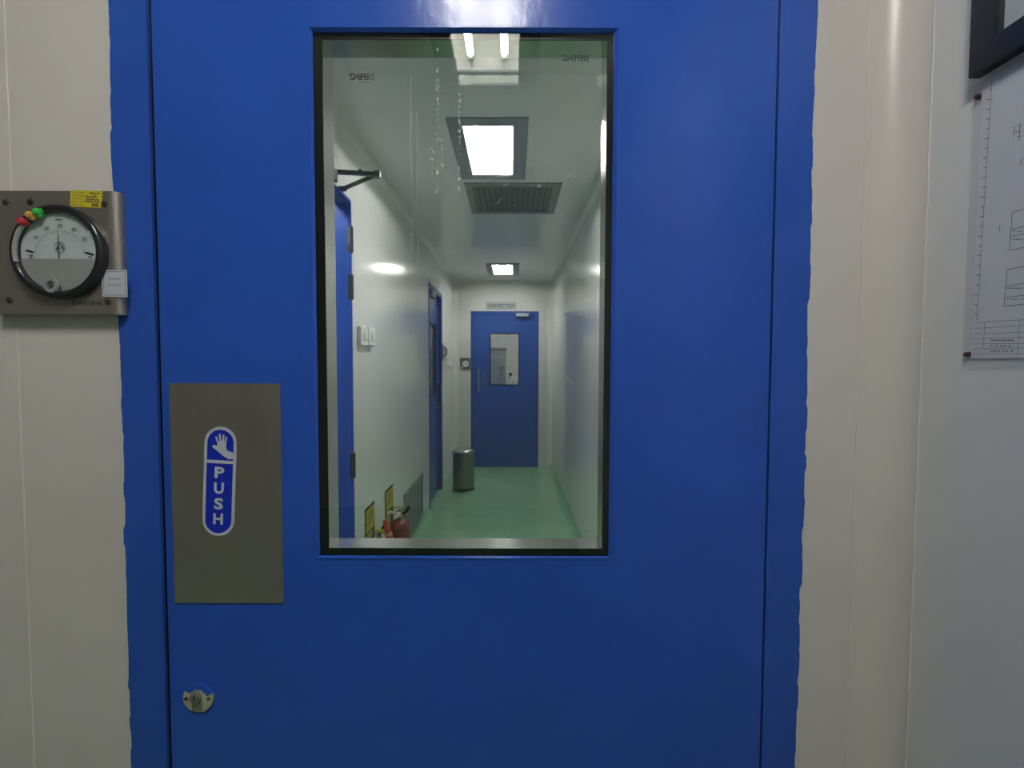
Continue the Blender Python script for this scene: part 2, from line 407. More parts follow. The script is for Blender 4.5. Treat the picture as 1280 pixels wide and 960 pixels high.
MB().box(foL, foR, D-.001, D+.05, DTOP+.003, DTOP+.05).build('frame_head', BLUE_DK, door, bevel=.001)
MB().box(frL+.0002, leafL-.0002, D+.004, D+.010, .01, DTOP).build('gap_shade_strip', BLACK, door)  # black strips in both door gaps stand in for the shade there
MB().box(leafR+.0002, frR-.0002, D+.003, D+.010, .01, DTOP).build('gap_shade_strip', BLACK, door)
for xa, xb in ((frL, frL+.012), (frR-.012, frR)):
    MB().box(xa, xb, D+.051, D+.06, 0, DTOP).build('door_seal', BLACK, door)

# window aperture measured from the photo
GF, GS, GR = D+.003, D+.0095, D+.0455            # glass front, spacer front, spacer rear
gx0, gx1 = P(395.3, 365, Y=GF).x, P(764, 365, Y=GF).x
gz1, gz0 = P(580, 40.5, Y=GF).z, P(580, 695, Y=GF).z
sx0, sx1 = P(407.5, 365, Y=GS).x, P(755.5, 365, Y=GS).x
sz1, sz0 = P(580, 50.5, Y=GS).z, P(580, 685, Y=GS).z
leaf = MB().slab('Y', D, D+.05, (leafL, leafR), (.008, DTOP), [(gx0-.004, gx1+.004, gz0-.002, gz1+.004)]).build('leaf', BLUE, door, bevel=.0008)
# painted bead round the aperture, sloping in to the glass
mb = MB(); rects = []
for y, l, r_, b_, t in ((D+.001, .0062, .0075, .0030, .0055), (D-.0010, .0058, .0072, .0028, .0052), (D-.0012, .0030, .0050, .0010, .0034), (GF-.0002, .0, .0, .0, .0), (GF+.001, .0, .0, .0, .0), (GF+.001, .0039, .0039, .0019, .0039)):
    rects.append([mb.bm.verts.new(p) for p in ((gx0-l, y, gz0-b_), (gx1+r_, y, gz0-b_), (gx1+r_, y, gz1+t), (gx0-l, y, gz1+t))])
for A, B in zip(rects, rects[1:]):
    for q in range(4): mb.bm.faces.new((A[q], A[(q+1)%4], B[(q+1)%4], B[q]))
mb.build('window_bead', BLUE, door)
def ring(name, material, y0, y1, outer, inner, bevel=0):
    return MB().slab('Y', y0, y1, outer[:2], outer[2:], [inner]).build(name, material, door, bevel=bevel)
ring('gasket', BLACK, GF+.0045, GS, (gx0-.003, gx1+.003, gz0-.0015, gz1+.003), (sx0, sx1, sz0, sz1))
win = MB().box(gx0-.003, gx1+.003, GF+.0011, GF+.0042, gz0-.0015, gz1+.003).build('window_pane', GLASS, door)
ring('spacer', ALU, GS, GR, (gx0+.002, gx1-.002, gz0+.002, gz1-.002), (sx0, sx1, sz0, sz1))
win2 = MB().box(gx0, gx1, GR+.0002, GR+.0042, gz0, gz1).build('window_pane', GLASS, door)
win2['label'] = 'rear pane of the double glazing'
# maker's stamp, read from the corridor side, so it shows mirrored
GREYINK = film_mat('stamp_ink', (.01, .012, .012), .9)
mb = MB(); q = P(451.5, 96, Y=GF+.0007); put_text(mb, 'DEFENZ', .0105, q, -X_, Z_, width=.032, bold=.0005)
q2 = P(455, 102.5, Y=GF+.0007); stroke(mb, q2-X_*.009, q2+X_*.009, .0007, Y_)
flat_build(mb, 'stamp', GREYINK, win)
mb = MB(); q = P(719, 72.5, Y=GF+.0007); put_text(mb, 'DEFENZ', .0095, q, -X_, Z_, width=.034, bold=.0003)
flat_build(mb, 'stamp', film_mat('stamp_ink_pale', (.02, .025, .025), .7), win)
# dried drips, scratched lines and painted faint light reflections on the glass
rr = random.Random(5); mb = MB()
def blob(px, py, rad, el=1.0):
    c = P(px, py, Y=GF+.0007); k = 6
    mb.bm.faces.new([mb.bm.verts.new(c + X_*math.cos(6.283*i/k)*rad + Z_*math.sin(6.283*i/k)*rad*el) for i in range(k)])
for x0, y0, y1, dens, sz in ((547, 60, 245, 70, .00045), (574, 110, 250, 75, .0005), (513.5, 60, 320, 55, .0003), (553, 170, 215, 22, .0005), (540, 180, 230, 10, .0005), (586, 150, 215, 18, .0003)):
    for _ in range(dens):
        y = rr.uniform(y0, y1); blob(x0 + rr.gauss(0, .9), y, sz*rr.uniform(.5, 1.4), rr.uniform(1, 3.5))
for _ in range(70): blob(rr.uniform(580, 745), rr.uniform(95, 350), .0005*rr.uniform(.3, 1.0), rr.uniform(.6, 1.6))
for _ in range(26): blob(674+rr.gauss(0, 1.6), 232+rr.gauss(0, 1.4), .0006*rr.uniform(.5, 1.3))
flat_build(mb, 'dried_drips', film_mat('drip', (.95, .96, .95), .62), win)['kind'] = 'stuff'
mb = MB()
def scratch_or_glint(pts, wd):
    p = [P(x, y, Y=GF+.0007) for x, y in pts]
    for a, b in zip(p, p[1:]): stroke(mb, a, b, wd, Y_)
scratch_or_glint([(606, 229), (612, 225), (619, 221.5), (627, 220), (638, 219.5)], .0009)
scratch_or_glint([(629, 232), (633, 230.5), (636, 228.5)], .0010)
scratch_or_glint([(658, 209), (663, 209), (667, 212.5)], .0005)
scratch_or_glint([(620, 255), (624, 251), (627, 247)], .0006)
scratch_or_glint([(706, 223), (712, 219), (716, 216)], .0010)
scratch_or_glint([(686, 209), (684, 212)], .0006); scratch_or_glint([(700, 207), (703, 203)], .0006)
scratch_or_glint([(706, 466), (711, 474), (718, 481)], .0008)
scratch_or_glint([(513, 100), (514, 200), (516, 330)], .0004); scratch_or_glint([(521, 140), (523, 330)], .0003)  # upright lines imitate faint light reflections in the pane
scratch_or_glint([(686.5, 208), (687.5, 216)], .0006)
flat_build(mb, 'scratches_and_glints', film_mat('scratch_or_glint', (.95, .96, .96), .45), win)

# push plate with the PUSH sticker
p0, p1 = P(214.5, 754, Y=D-.002), P(352, 479.5, Y=D-.002)
px0, px1 = P(214.5, 617, Y=D-.002).x, P(352, 617, Y=D-.002).x
plate = MB().box(px0, px1, D-.002, D-.0002, p0.z, p1.z).build('push_plate', STEEL, door, bevel=.0006)
SY = D-.0024
def pill(cx, zc, hw, hh, n=16):
    pts = []
    for k in range(n+1): a = math.pi*k/n; pts.append((cx+hw*math.cos(a), zc+hh-hw+hw*math.sin(a)))
    for k in range(n+1): a = math.pi+math.pi*k/n; pts.append((cx+hw*math.cos(a), zc-hh+hw+hw*math.sin(a)))
    return pts
sc = P(274.3, 602, Y=SY); s1 = .001*1.04
# sticker leans very slightly
st = MB().prism(pill(sc.x, sc.z, 20.3*s1, 70*s1), SY, SY+.0003).build('push_sticker', mat('sticker_white', (.62, .64, .68), .4), plate)
st['label'] = 'blue and white PUSH sticker with an open hand'
SB = mat('sticker_blue', (.006, .022, .42), .35)
mb = MB()
outer = pill(sc.x, sc.z, 16.6*s1, 66.3*s1)
zt, zb_ = sc.z + 27.5*s1, sc.z + 23.3*s1
top = [(x, z) for x, z in outer if z > zt] ; top = sorted(top, key=lambda p: p[0])
mb.bm.faces.new([mb.bm.verts.new((x, SY-.0003, z)) for x, z in [(sc.x+16.6*s1, zt), *reversed(top), (sc.x-16.6*s1, zt)]])
bot = [(x, z) for x, z in outer if z < zb_-.002]; bot = sorted(bot, key=lambda p: math.atan2(p[1]-(sc.z-49.7*s1), p[0]-sc.x))
low = [(x, z) for x, z in pill(sc.x, sc.z, 16.6*s1, 66.3*s1)[17:]]
mb.bm.faces.new([mb.bm.verts.new((x, SY-.0003, z)) for x, z in [(sc.x+16.6*s1, zb_), (sc.x-16.6*s1, zb_)] + low])
flat_build(mb, 'blue_field', SB, st)
LEAN = math.radians(3.0)
mb = MB(); WI = mat('sticker_print', (.64, .66, .70), .4)
for ch, py in (('P', 590.5), ('U', 610), ('S', 629.5), ('H', 648.5)):
    put_text(mb, ch, 19*s1, (sc.x, SY-.0006, P(274, py, Y=SY).z), X_, Z_, width=12.5*s1 if ch != 'S' else 11.8*s1, bold=.0007)
lt = flat_build(mb, 'push_lettering', WI, st)
for ob in (st, lt, [c for c in st.children if c.name.startswith('blue_field')][0]):
    for v in ob.data.vertices:
        dx, dz = v.co.x-sc.x, v.co.z-sc.z
        v.co.x = sc.x + dx*math.cos(LEAN) + dz*math.sin(LEAN); v.co.z = sc.z - dx*math.sin(LEAN) + dz*math.cos(LEAN)
# hand silhouette (wrist comes from the lower right)
mb = MB()
hk_ = [0]
def poly(pts):
    hk_[0] += 1; yy = SY-.0006-.00003*hk_[0]
    mb.bm.faces.new([mb.bm.verts.new((P(*p, Y=yy).x, yy, P(*p, Y=yy).z)) for p in pts])
poly([(271.3, 556), (272.5, 552.5), (276, 551), (281.5, 551.5), (283, 555), (282.6, 560), (284, 563), (292, 566.2), (292.4, 573.4), (285, 573.2), (279, 570), (272, 564)])
poly([(284, 563), (292, 566.2), (292.4, 574), (283.5, 574), (285.6, 571.6), (284, 567)])
poly([(271.2, 557), (266.6, 556.2), (265.0, 557.6), (266.0, 559.2), (272, 564), (280, 570.3), (286, 573.5), (287, 566), (278, 558)])
def finger(ax, ay, bx, by, wd):
    a, b = Vector((ax, ay)), Vector((bx, by)); d = (b-a).normalized(); s = Vector((-d.y, d.x))*wd/2
    tip = [b + s*math.cos(t) + d*(wd/2)*math.sin(t) for t in (0, .8, 1.57, 2.34, 3.1416)]
    poly([tuple(a+s)] + [tuple(t) for t in tip] + [tuple(a-s)])
for f in ((273.6, 556, 270.2, 546.6, 2.3), (276.0, 554, 274.5, 543.2, 2.4), (278.8, 554, 279.4, 544.2, 2.4), (281.4, 555, 283.0, 546.8, 2.2)): finger(*f)
flat_build(mb, 'hand_symbol', WI, st)

# lock
lc = P(248.5, 871.5, Y=D-.001)
lock = MB().lathe([(0, .0045), (.017, .0045), (.0200, .003), (.0205, -.001)], (lc.x, D, lc.z), 'Y', 32).build('lock_escutcheon', mat('lock_cream', (.46, .45, .33), .45, var=.12, vscale=60), door, smooth=True)
lock['label'] = 'round cream lock plate with bare keyhole barrel'
MB().box(lc.x-.0065, lc.x+.0065, D-.0062, D-.004, lc.z-.0168, lc.z+.002).build('barrel_tail', mat('lock_grey', (.22, .22, .17), .4, metal=.4), lock, bevel=.0008)
MB().lathe([(0, .0095), (.0064, .0095), (.0072, .0082), (.0074, .003)], (lc.x-.001, D, lc.z+.0035), 'Y', 24).build('keyhole_barrel', mat('barrel_grey', (.30, .28, .25), .4, metal=.6), lock, smooth=True)
MB().box(lc.x-.0017, lc.x-.0005, D-.0099, D-.009, lc.z+.0005, lc.z+.0075).build('key_slot', BLACK, lock)
for sx, cc in ((-.0145, (.09, .02, .018)), (.0155, (.10, .11, .06))):
    MB().lathe([(0, .0058), (.0024, .0055), (.0027, .0035)], (lc.x+sx, D, lc.z+.0005), 'Y', 12).build('screw', mat('screw%g' % sx, cc, .5), lock, smooth=True)
# smear of door paint over the top of the lock plate
mb = MB(); pts = []
for k in range(15): a = math.radians(20 + 125*k/14); pts.append((lc.x+.0213*math.cos(a), lc.z+.0213*math.sin(a)))
for k in range(15): a = math.radians(145 - 125*k/14); pts.append((lc.x+.001+(.0122+.0012*math.sin(k*2.1))*math.cos(a), lc.z+(.0128+.001*math.sin(k*1.7))*math.sin(a)))
MB().prism(pts, D-.0050, D-.0002).build('paint_smear', BLUE, lock)

# ------------------------------------------------------------------ pressure gauge beside the door
GP = .0165                                     # plate stands this far off the wall
def gauge_face(e, c, k, detail):
    """c = centre on the plate surface, facing the viewer; k = scale"""
    cx, cy, cz = c
    bz = MB().lathe([(.0598*k, 0), (.0602*k, .006*k), (.0592*k, .0095*k), (.0570*k, .0115*k), (.0535*k, .0118*k), (.0515*k, .0105*k), (.0500*k, .0080*k), (.0495*k, .0035*k)], c, 'Y', 64).build('bezel', mat('gauge_rim', (.030, .034, .037), .22, metal=.4), e, smooth=True)
    dial = MB().lathe([(0, .0045*k), (.0497*k, .0045*k)], c, 'Y', 48).build('dial', mat('dial_face', (.60, .66, .68), .45), e)
    if not detail: return
    fy = cy-.0048*k
    low = [(cx+.049*k*math.cos(a), cz+.049*k*math.sin(a)) for a in [math.radians(t) for t in range(192, 350, 6)]]
    zc_ = cz-.0085*k
    low = [(cx-.0483*k, zc_)] + low + [(cx+.0483*k, zc_)]
    MB().prism(low, cy-.0062*k, cy-.0046*k).build('lower_plate', mat('dial_lower', (.36, .37, .355), .4), dial)
    mb = MB(); hub = Vector((cx+.001, fy-.0002, cz-.005*k))
    Rn, R1, R2 = .0375*k, .0335*k, .0285*k
    for j in range(51):
        a = math.radians(172 - 164*j/50); L = R2 if j % 10 == 0 else (R2+.0018*k if j % 5 == 0 else R2+.003*k)
        dv = Vector((math.cos(a), 0, math.sin(a))); stroke(mb, hub+dv*L, hub+dv*R1, .00035*k, Y_)
    for j, t in enumerate(('10', '20', '30', '40', '50')):
        a = math.radians(142 - 27*j); dv = Vector((math.cos(a), 0, math.sin(a)))
        put_text(mb, t, .0068*k, hub+dv*(Rn+.001*k), X_, Z_, bold=.00008)
    stroke(mb, hub+Vector((-.0045, 0, .046))*k, hub+Vector((.0045, 0, .046))*k, .0016*k, Y_)
    flat_build(mb, 'scale', INKG, dial)
    mb = MB()
    stroke(mb, hub+Vector((-.0435, 0, .0075))*k, hub+Vector((-.034, 0, .0050))*k, .0025*k, Y_)
    stroke(mb, hub+Vector((.0325, 0, .0050))*k, hub+Vector((.0430, 0, .0020))*k, .0025*k, Y_)
    for a, b in (((-.040, .0005), (-.035, .0010)), ((-.035, .0010), (-.040, -.0045)), ((-.033, -.0025), (-.0315, -.0045)), ((.036, -.0005), (.040, -.001)), ((.040, -.001), (.0385, -.0045))):
        stroke(mb, hub+Vector((a[0], 0, a[1]))*k, hub+Vector((b[0], 0, b[1]))*k, .0009*k, Y_)
    flat_build(mb, 'marker_strokes', INK, dial)['kind'] = 'stuff'
    # round emblem in the middle of the dial
    mb = MB(); ec = hub + Vector((-.0002, 0, .0115))*k; VI = mat('violet_ink', (.10, .10, .27), .5)
    for j in range(24):
        a, b = 6.2832*j/24, 6.2832*(j+1)/24
        stroke(mb, ec+Vector((math.cos(a), 0, math.sin(a)))*.0068*k, ec+Vector((math.cos(b), 0, math.sin(b)))*.0068*k, .0006*k, Y_)
    for a, b, wd in (((-.0045, -.0035), (-.0002, .0055), .0016), ((-.0002, .0055), (.0050, -.0035), .0008), ((-.0045, -.0035), (.0005, -.0018), .0014), ((.0005, -.0018), (.0062, .0022), .0007), ((.0015, .004), (.006, -.0025), .0007)):
        stroke(mb, ec+Vector((a[0], -.0001, a[1]))*k, ec+Vector((b[0], -.0001, b[1]))*k, wd*k, Y_)
    flat_build(mb, 'emblem', VI, dial)
    MB().prism([(hub.x-.0005, hub.z-.003), (hub.x+.0005, hub.z-.003), (hub.x+.0000, hub.z+.027), (hub.x-.0003, hub.z+.027)], cy-.0068, cy-.0063).build('pointer', mat('pointer_ink', (.09, .05, .06), .5), e)
    zs = MB().lathe([(.0050, .0085), (.0095, .0085), (.0100, .011), (.0088, .0125), (.0052, .0125), (.0050, .0085)], (cx-.006, cy, cz-.042), 'Y', 28).build('zero_screw_ring', mat('clear_ring', (.36, .37, .36), .2), e, smooth=True)
    MB().lathe([(0, .0115), (.0042, .0115), (.0046, .0085)], (cx-.006, cy, cz-.042), 'Y', 18).build('zero_screw', mat('screw_dark', (.10, .10, .10), .4), zs, smooth=True)
    dome = [(.0515, .0105)] + [(.0515*math.cos(t), .0105+.008*math.sin(t)) for t in [math.radians(10*q) for q in range(1, 9)]] + [(0, .0186)]
    MB().lathe(dome, c, 'Y', 48).build('cover_lens', CLEAR, e, smooth=True)
    # coloured limit markers clipped on the rim
    for name, (bx, by), cc in (('red_marker', (27.5, 277), (.55, .035, .05)), ('orange_marker', (37.5, 269), (.62, .34, .07)), ('green_marker', (46.5, 265), (.04, .50, .07))):
        q = P(bx, by, Y=cy-.0125)
        v = Vector((q.x-cx, 0, q.z-cz)).normalized(); tg = Vector((-v.z, 0, v.x))
        mk = MB(); mk.lathe([(0, .0045), (.0032, .004), (.0046, .002), (.0048, -.006)], (q.x, q.y, q.z), 'Y', 16)
        if name != 'red_marker':
            mk.tube([q+Y_*.001, q+Y_*.001-v*.0065], [.0036, .0022], 8)
            mk.tube([q+Y_*.001, q+Y_*.001-tg*.006+v*.001], [.0034, .0026], 8)
        mk.build(name, mat(name, cc, .4), e, smooth=True)
    mb = MB(); arc = []
    for t in range(135, 200, 5): a = math.radians(t); arc.append((cx+.0505*math.cos(a), cy-.0105, cz+.0505*math.sin(a)))
    mb.tube(arc, .0026, 8).build('limit_band', mat('band_cream', (.42, .41, .37), .5), e, smooth=True)

pc = P(71, 314.6, Y=WF-GP-.008)
pxa, pxb = P(-9, 316, Y=WF-GP).x, P(148.5, 316, Y=WF-GP).x
pza, pzb = P(71, 393, Y=WF-GP).z, P(71, 238.5, Y=WF-GP).z
g = empty('pressure_gauge', ((pxa+pxb)/2, WF, pza), 'round dial pressure gauge on a steel plate left of the blue door', 'gauge')
pm = MB()
pf = WF-GP
prof = [(pxa, pf), (pxb-.014, pf), (pxb-.010, pf+.0001), (pxb-.004, pf+.0016), (pxb-.0008, pf+.005), (pxb, pf+.010), (pxb, D-.0014), (pxb-.0015, D-.0014), (pxb-.0015, pf+.010), (pxb-.005, pf+.003), (pxb-.014, pf+.0018), (pxa+.0015, pf+.0018), (pxa+.0015, WF-.0003), (pxa, WF-.0003)]
pm.sweep([Vector((x, y, pza)) for x, y in prof], (0, 0, 0), (0, 0, pzb-pza))
gp = pm.build('mounting_plate', STEEL, g, smooth=True)
gauge_face(g, (pc.x, pf, pc.z), .985, True)
for sx_, sy_, cc, nm in ((7, 253, (.06, .022, .018), 'rusty_screw'), (38, 252.5, (.012, .010, .016), 'empty_hole'), (130.5, 255, (.05, .022, .02), 'rusty_screw'), (12, 375, (.06, .025, .02), 'rusty_screw'), (134.5, 377, (.08, .03, .022), 'rusty_screw')):
    q = P(sx_, sy_, Y=pf)
    MB().lathe([(0, .0016), (.0030, .0014), (.0042, .0003), (.0042, -.0005)], q, 'Y', 16).build(nm, mat(nm+'%d' % sx_, cc, .7), gp, smooth=True)
# embossed maker's name
mb = MB(); q = P(112.5, 379, Y=pf-.0003); put_text(mb, 'AEROSENSE', .0062, q, X_, Z_, width=.029, bold=.00012)
q = P(93, 378.5, Y=pf-.0003)
for j in range(10):
    a, b = 6.2832*j/10, 6.2832*(j+1)/10
    stroke(mb, q+Vector((math.cos(a), 0, math.sin(a)))*.0026, q+Vector((math.cos(b), 0, math.sin(b)))*.0026, .0010, Y_)
flat_build(mb, 'embossed_name', mat('etched', (.05, .045, .04), .5), gp)
# yellow calibration sticker
c4 = [P(88.5, 237.5, Y=pf-.0004), P(128, 239, Y=pf-.0004), P(126, 260, Y=pf-.0004), P(87.5, 258, Y=pf-.0004)]
def sticker(name, c4, material, parent, th=.0003):
    mb = MB(); f = [mb.bm.verts.new(p) for p in c4]; b = [mb.bm.verts.new(p+Y_*th) for p in c4]
    mb.bm.faces.new(f); mb.bm.faces.new(list(reversed(b)))
    for i in range(4): mb.bm.faces.new((f[i], b[i], b[(i+1)%4], f[(i+1)%4]))
    return mb.build(name, material, parent)
ys = sticker('calibration_sticker', c4, mat('sticker_yellow', (.66, .56, .02), .5), g)
mb = MB(); rr = random.Random(3)
def on(c4, u, v, lift): return (c4[0].lerp(c4[1], u)).lerp(c4[3].lerp(c4[2], u), v) - Y_*lift
for v in (.16, .34, .52, .70, .86):
    u = .06
    while u < .42:
        L = rr.uniform(.04, .12); stroke(mb, on(c4, u, v, .0002), on(c4, min(u+L, .44), v, .0002), .0007, Y_); u += L+.03
flat_build(mb, 'small_print', INKG, ys)
mb = MB()
for v, ua, ub in ((.15, .60, .92), (.34, .47, .82), (.52, .50, .93), (.66, .46, .94), (.80, .70, .92), (.90, .70, .90)):
    u = ua
    while u < ub:
        du = rr.uniform(.02, .05); stroke(mb, on(c4, u, v+rr.uniform(-.05, .05), .0002), on(c4, u+du, v+rr.uniform(-.05, .05), .0002), .0013, Y_); u += du*.9+.008
flat_build(mb, 'handwriting', INK, ys)
# white label hanging over the plate's edge
c4 = [P(127, 337.5, Y=pf-.0005), P(158.5, 337, Y=pf-.0005), P(159.5, 371.5, Y=pf-.0005), P(128, 371, Y=pf-.0005)]
ws = sticker('white_label', c4, mat('label_white', (.60, .62, .66), .5), g)
mb = MB()
for a, b in (((.07, .07), (.93, .06)), ((.93, .06), (.93, .93)), ((.93, .93), (.07, .93)), ((.07, .93), (.07, .07))):
    stroke(mb, on(c4, *a, .0002), on(c4, *b, .0002), .0005, Y_)
put_text(mb, 'Pressure', .0038, on(c4, .5, .32, .0002), X_, Z_, width=.0145)
put_text(mb, 'ID: 04-05', .0038, on(c4, .5, .56, .0002), X_, Z_, width=.0155)
flat_build(mb, 'label_print', INKG, ws)

# ------------------------------------------------------------------ right wall: framed notice and pinned drawing
FX = RW-.014
ky = P(1225, 99, X=RW-.0005).y; kz = P(1225, 99, X=RW-.0005).z
fr = empty('picture_frame', (RW, ky-.16, kz), 'black picture frame hanging at the upper right above a drawing', 'frame')
MB().slab('X', FX, RW-.0005, (ky-.33, ky), (kz, kz+.45), [(ky-.30, ky-.031, kz+.028, kz+.42)]).build('moulding', mat('black_frame', (.008, .010, .014), .35), fr, bevel=.0015)
MB().box(FX+.006, FX+.008, ky-.315, ky-.016, kz+.014, kz+.435).build('print_sheet', mat('print_grey', (.50, .56, .56), .4), fr)

dy0 = P(1214, 448, X=RW-.001).y; dz0 = P(1214, 448, X=RW-.001).z
dr = empty('pinned_drawing', (RW, dy0-.2, dz0), 'printed plan drawing in clear sleeve pinned to the right wall', 'drawing')
sl = P(1203, 457.5, X=RW-.0022)
MB().box(RW-.0026, RW-.0022, sl.y-.42, sl.y, sl.z, kz-.004).build('sleeve', SLEEVE, dr)
MB().box(RW-.0016, RW-.0006, dy0-.40, dy0, dz0, kz-.006).build('sheet', PAPER, dr)
mb = MB(); PX = RW-.0019
def L(a, b, wd=.0005): stroke(mb, P(*a, X=PX), P(*b, X=PX), wd, X_)
L((1240, 100), (1221, 400), .0005)
for k in range(24):
    y = 112 + k*12.2; xb = 1240 - (y-100)*.0634
    L((xb-4-(k % 2), y+.3), (xb, y), .0007)
for pts in ([(1265, 266), (1262, 313), (1280, 309)], [(1265, 266), (1280, 261)], [(1259, 337), (1255, 383), (1280, 380)], [(1259, 337), (1280, 333)],
            [(1264, 287), (1280, 283)], [(1263, 296), (1280, 292)], [(1257.5, 358), (1280, 354)], [(1257, 372), (1280, 369)],
            [(1268, 158), (1267, 172)], [(1268, 165), (1275, 164)], [(1271, 158), (1277, 157)], [(1271, 171), (1277, 170)], [(1275, 154), (1274, 176)],
            [(1277, 197), (1275, 206)], [(1250, 282), (1249, 290)]):
    for a, b in zip(pts, pts[1:]): L(a, b, .0006)
for k, (yl, yr) in enumerate(((403.5, 399.5), (410.5, 407), (417.5, 415), (423.5, 421.5), (430, 429), (436, 435), (442.5, 442), (448, 448))):
    L((1219-k*.5, yl), (1280, yr), .0004)
L((1231, 403), (1229, 436), .0004); L((1274.5, 400), (1272, 448), .0004)
for y in (425.5, 432.5, 438.8):
    x = 1238
    while x < 1266:
        L((x, y), (x+3.4, y-.2), .0011); x += rr.choice((4.2, 4.6, 6))
for y in (290, 300, 361, 375):
    x = 1266 if y < 330 else 1259
    while x < 1279: L((x, y-.5), (x+2.2, y-1), .0010); x += rr.choice((3.0, 3.6, 5.5))
flat_build(mb, 'drawing_print', mat('drawing_ink', (.05, .05, .09), .6), dr)
for a, b in ((1222.5, 121), (1209.5, 443)):
    q = P(a, b, X=RW-.003)
    MB().lathe([(0, -.0035), (.0022, -.0030), (.0030, -.001), (.0030, .0028)], q, 'X', 14).build('pin', mat('pin_red', (.055, .018, .022), .4), dr, smooth=True)

# ------------------------------------------------------------------ corridor: far door
def window_door(name, label, yface, x0, x1, z1, wx0, wx1, wz0, wz1):
    e = empty(name, ((x0+x1)/2, yface+.03, 0), label, 'door', kind='structure')
    fw = .035
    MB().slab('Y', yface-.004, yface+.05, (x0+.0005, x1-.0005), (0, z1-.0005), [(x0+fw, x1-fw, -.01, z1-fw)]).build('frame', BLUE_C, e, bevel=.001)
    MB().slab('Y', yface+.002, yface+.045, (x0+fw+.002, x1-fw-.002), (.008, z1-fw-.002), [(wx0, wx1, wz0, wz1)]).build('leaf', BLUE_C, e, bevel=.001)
    MB().slab('Y', yface-.001, yface+.004, (wx0-.008, wx1+.008), (wz0-.008, wz1+.008), [(wx0+.006, wx1-.006, wz0+.006, wz1-.006)]).build('gasket', BLACK, e)
    MB().box(wx0+.0005, wx1-.0005, yface+.006, yface+.010, wz0+.0005, wz1-.0005).build('window_pane', GLASS, e)
    return e
wa, wb = P(613, 417, Y=YF), P(648.5, 481, Y=YF)
fd = window_door('door_2', 'smaller blue door with window closing the far end of corridor', YF, d2L, d2R, d2top, wa.x, wb.x, wb.z, wa.z)
h0, h1 = P(598.5, 461, Y=YF), P(598.5, 489, Y=YF)
MB().tube([(h0.x, YF+.003, h0.z), (h0.x, YF-.045, h0.z), (h1.x, YF-.045, h1.z), (h1.x, YF+.003, h1.z)], .009, 10).build('pull_handle', STEEL2, fd, smooth=True)
l0, l1 = P(603.5, 467, Y=YF), P(607.5, 480.5, Y=YF)
MB().slab('Y', YF-.006, YF+.003, (l0.x, l1.x), (l1.z, l0.z), [(l0.x+.008, l1.x-.008, l1.z+.01, l0.z-.01)]).build('lock_plate', STEEL2, fd, bevel=.002)
c0, c1 = P(645, 391.5, Y=YF-.05), P(661, 395.5, Y=YF-.05)
MB().box(c0.x, c1.x, YF-.06, YF+.003, c1.z, c0.z).build('door_closer', mat('closer_grey', (.50, .53, .52), .35, metal=.5), fd, bevel=.004)
# sign above it
s0, s1_ = P(608, 378, Y=YF-.008), P(645, 386.5, Y=YF-.008)
sg = MB().box(s0.x, s1_.x, YF-.008, YF-.0005, s1_.z, s0.z).build('door_sign', mat('sign_grey', (.62, .65, .68), .3), None, bevel=.001)
tag(sg, 'small lettered name plate above the far blue door', 'sign')
mb = MB(); put_text(mb, 'DISINFECTION', .065, ((s0.x+s1_.x)/2, YF-.0085, (s0.z+s1_.z)/2), X_, Z_, width=(s1_.x-s0.x)*.90, bold=.002)
for zz in (s0.z-.006, s1_.z+.006): stroke(mb, (s0.x+.004, YF-.0085, zz), (s1_.x-.004, YF-.0085, zz), .006, Y_)
for xx in (s0.x+.005, s1_.x-.005): stroke(mb, (xx, YF-.0085, s1_.z+.004), (xx, YF-.0085, s0.z-.004), .006, Y_)
flat_build(mb, 'sign_lettering', mat('sign_ink', (.04, .04, .06), .5), sg)
# far gauge
q0, q1 = P(575, 447, Y=YF-.012), P(588, 462.5, Y=YF-.012)
fg = empty('pressure_gauge', ((q0.x+q1.x)/2, YF, q1.z), 'tiny round gauge on steel plate left of the far blue door', 'gauge')
MB().box(q0.x, q1.x, YF-.012, YF-.0005, q1.z, q0.z).build('mounting_plate', mat('far_plate', (.20, .20, .18), .5, metal=.5), fg, bevel=.002)
gauge_face(fg, ((q0.x+q1.x)/2+.004, YF-.012, (q0.z+q1.z)/2), .92, False)
q = P(577.5, 459.5, Y=YF-.0126)
MB().box(q.x-.012, q.x+.012, YF-.0131, YF-.0121, q.z-.012, q.z+.012).build('white_label', WHITE, fg)

# steel bin
bq = P(579.3, 611, Z=0); br = 13.6/600*bq.y
bh = P(579, 562, Y=bq.y).z
bn = empty('waste_bin', (bq.x, bq.y, 0), 'cylindrical steel pedal bin standing left of the far door', 'bin')
MB().lathe([(0, .004), (br*.97, .004), (br, .012), (br, bh-.035), (br*.985, bh-.033)], (bq.x, bq.y, 0), 'Z', 32).build('body', mat('bin_steel', (.21, .22, .20), .3, metal=.85), bn, smooth=True)
MB().lathe([(br*1.02, bh-.035), (br*1.03, bh-.012), (br*.96, bh-.002), (br*.5, bh+.012), (0, bh+.016)], (bq.x, bq.y, 0), 'Z', 32).build('lid', mat('bin_lid', (.36, .37, .34), .28, metal=.85), bn, smooth=True)
MB().lathe([(0, 0.001), (br*1.02, .001), (br*1.02, .022), (br, .024)], (bq.x, bq.y, 0), 'Z', 32).build('base_ring', BLACK, bn, smooth=True)
MB().box(bq.x-.022, bq.x+.022, bq.y-br-.05, bq.y-br+.01, .006, .018).build('pedal', DARKM, bn, bevel=.003)

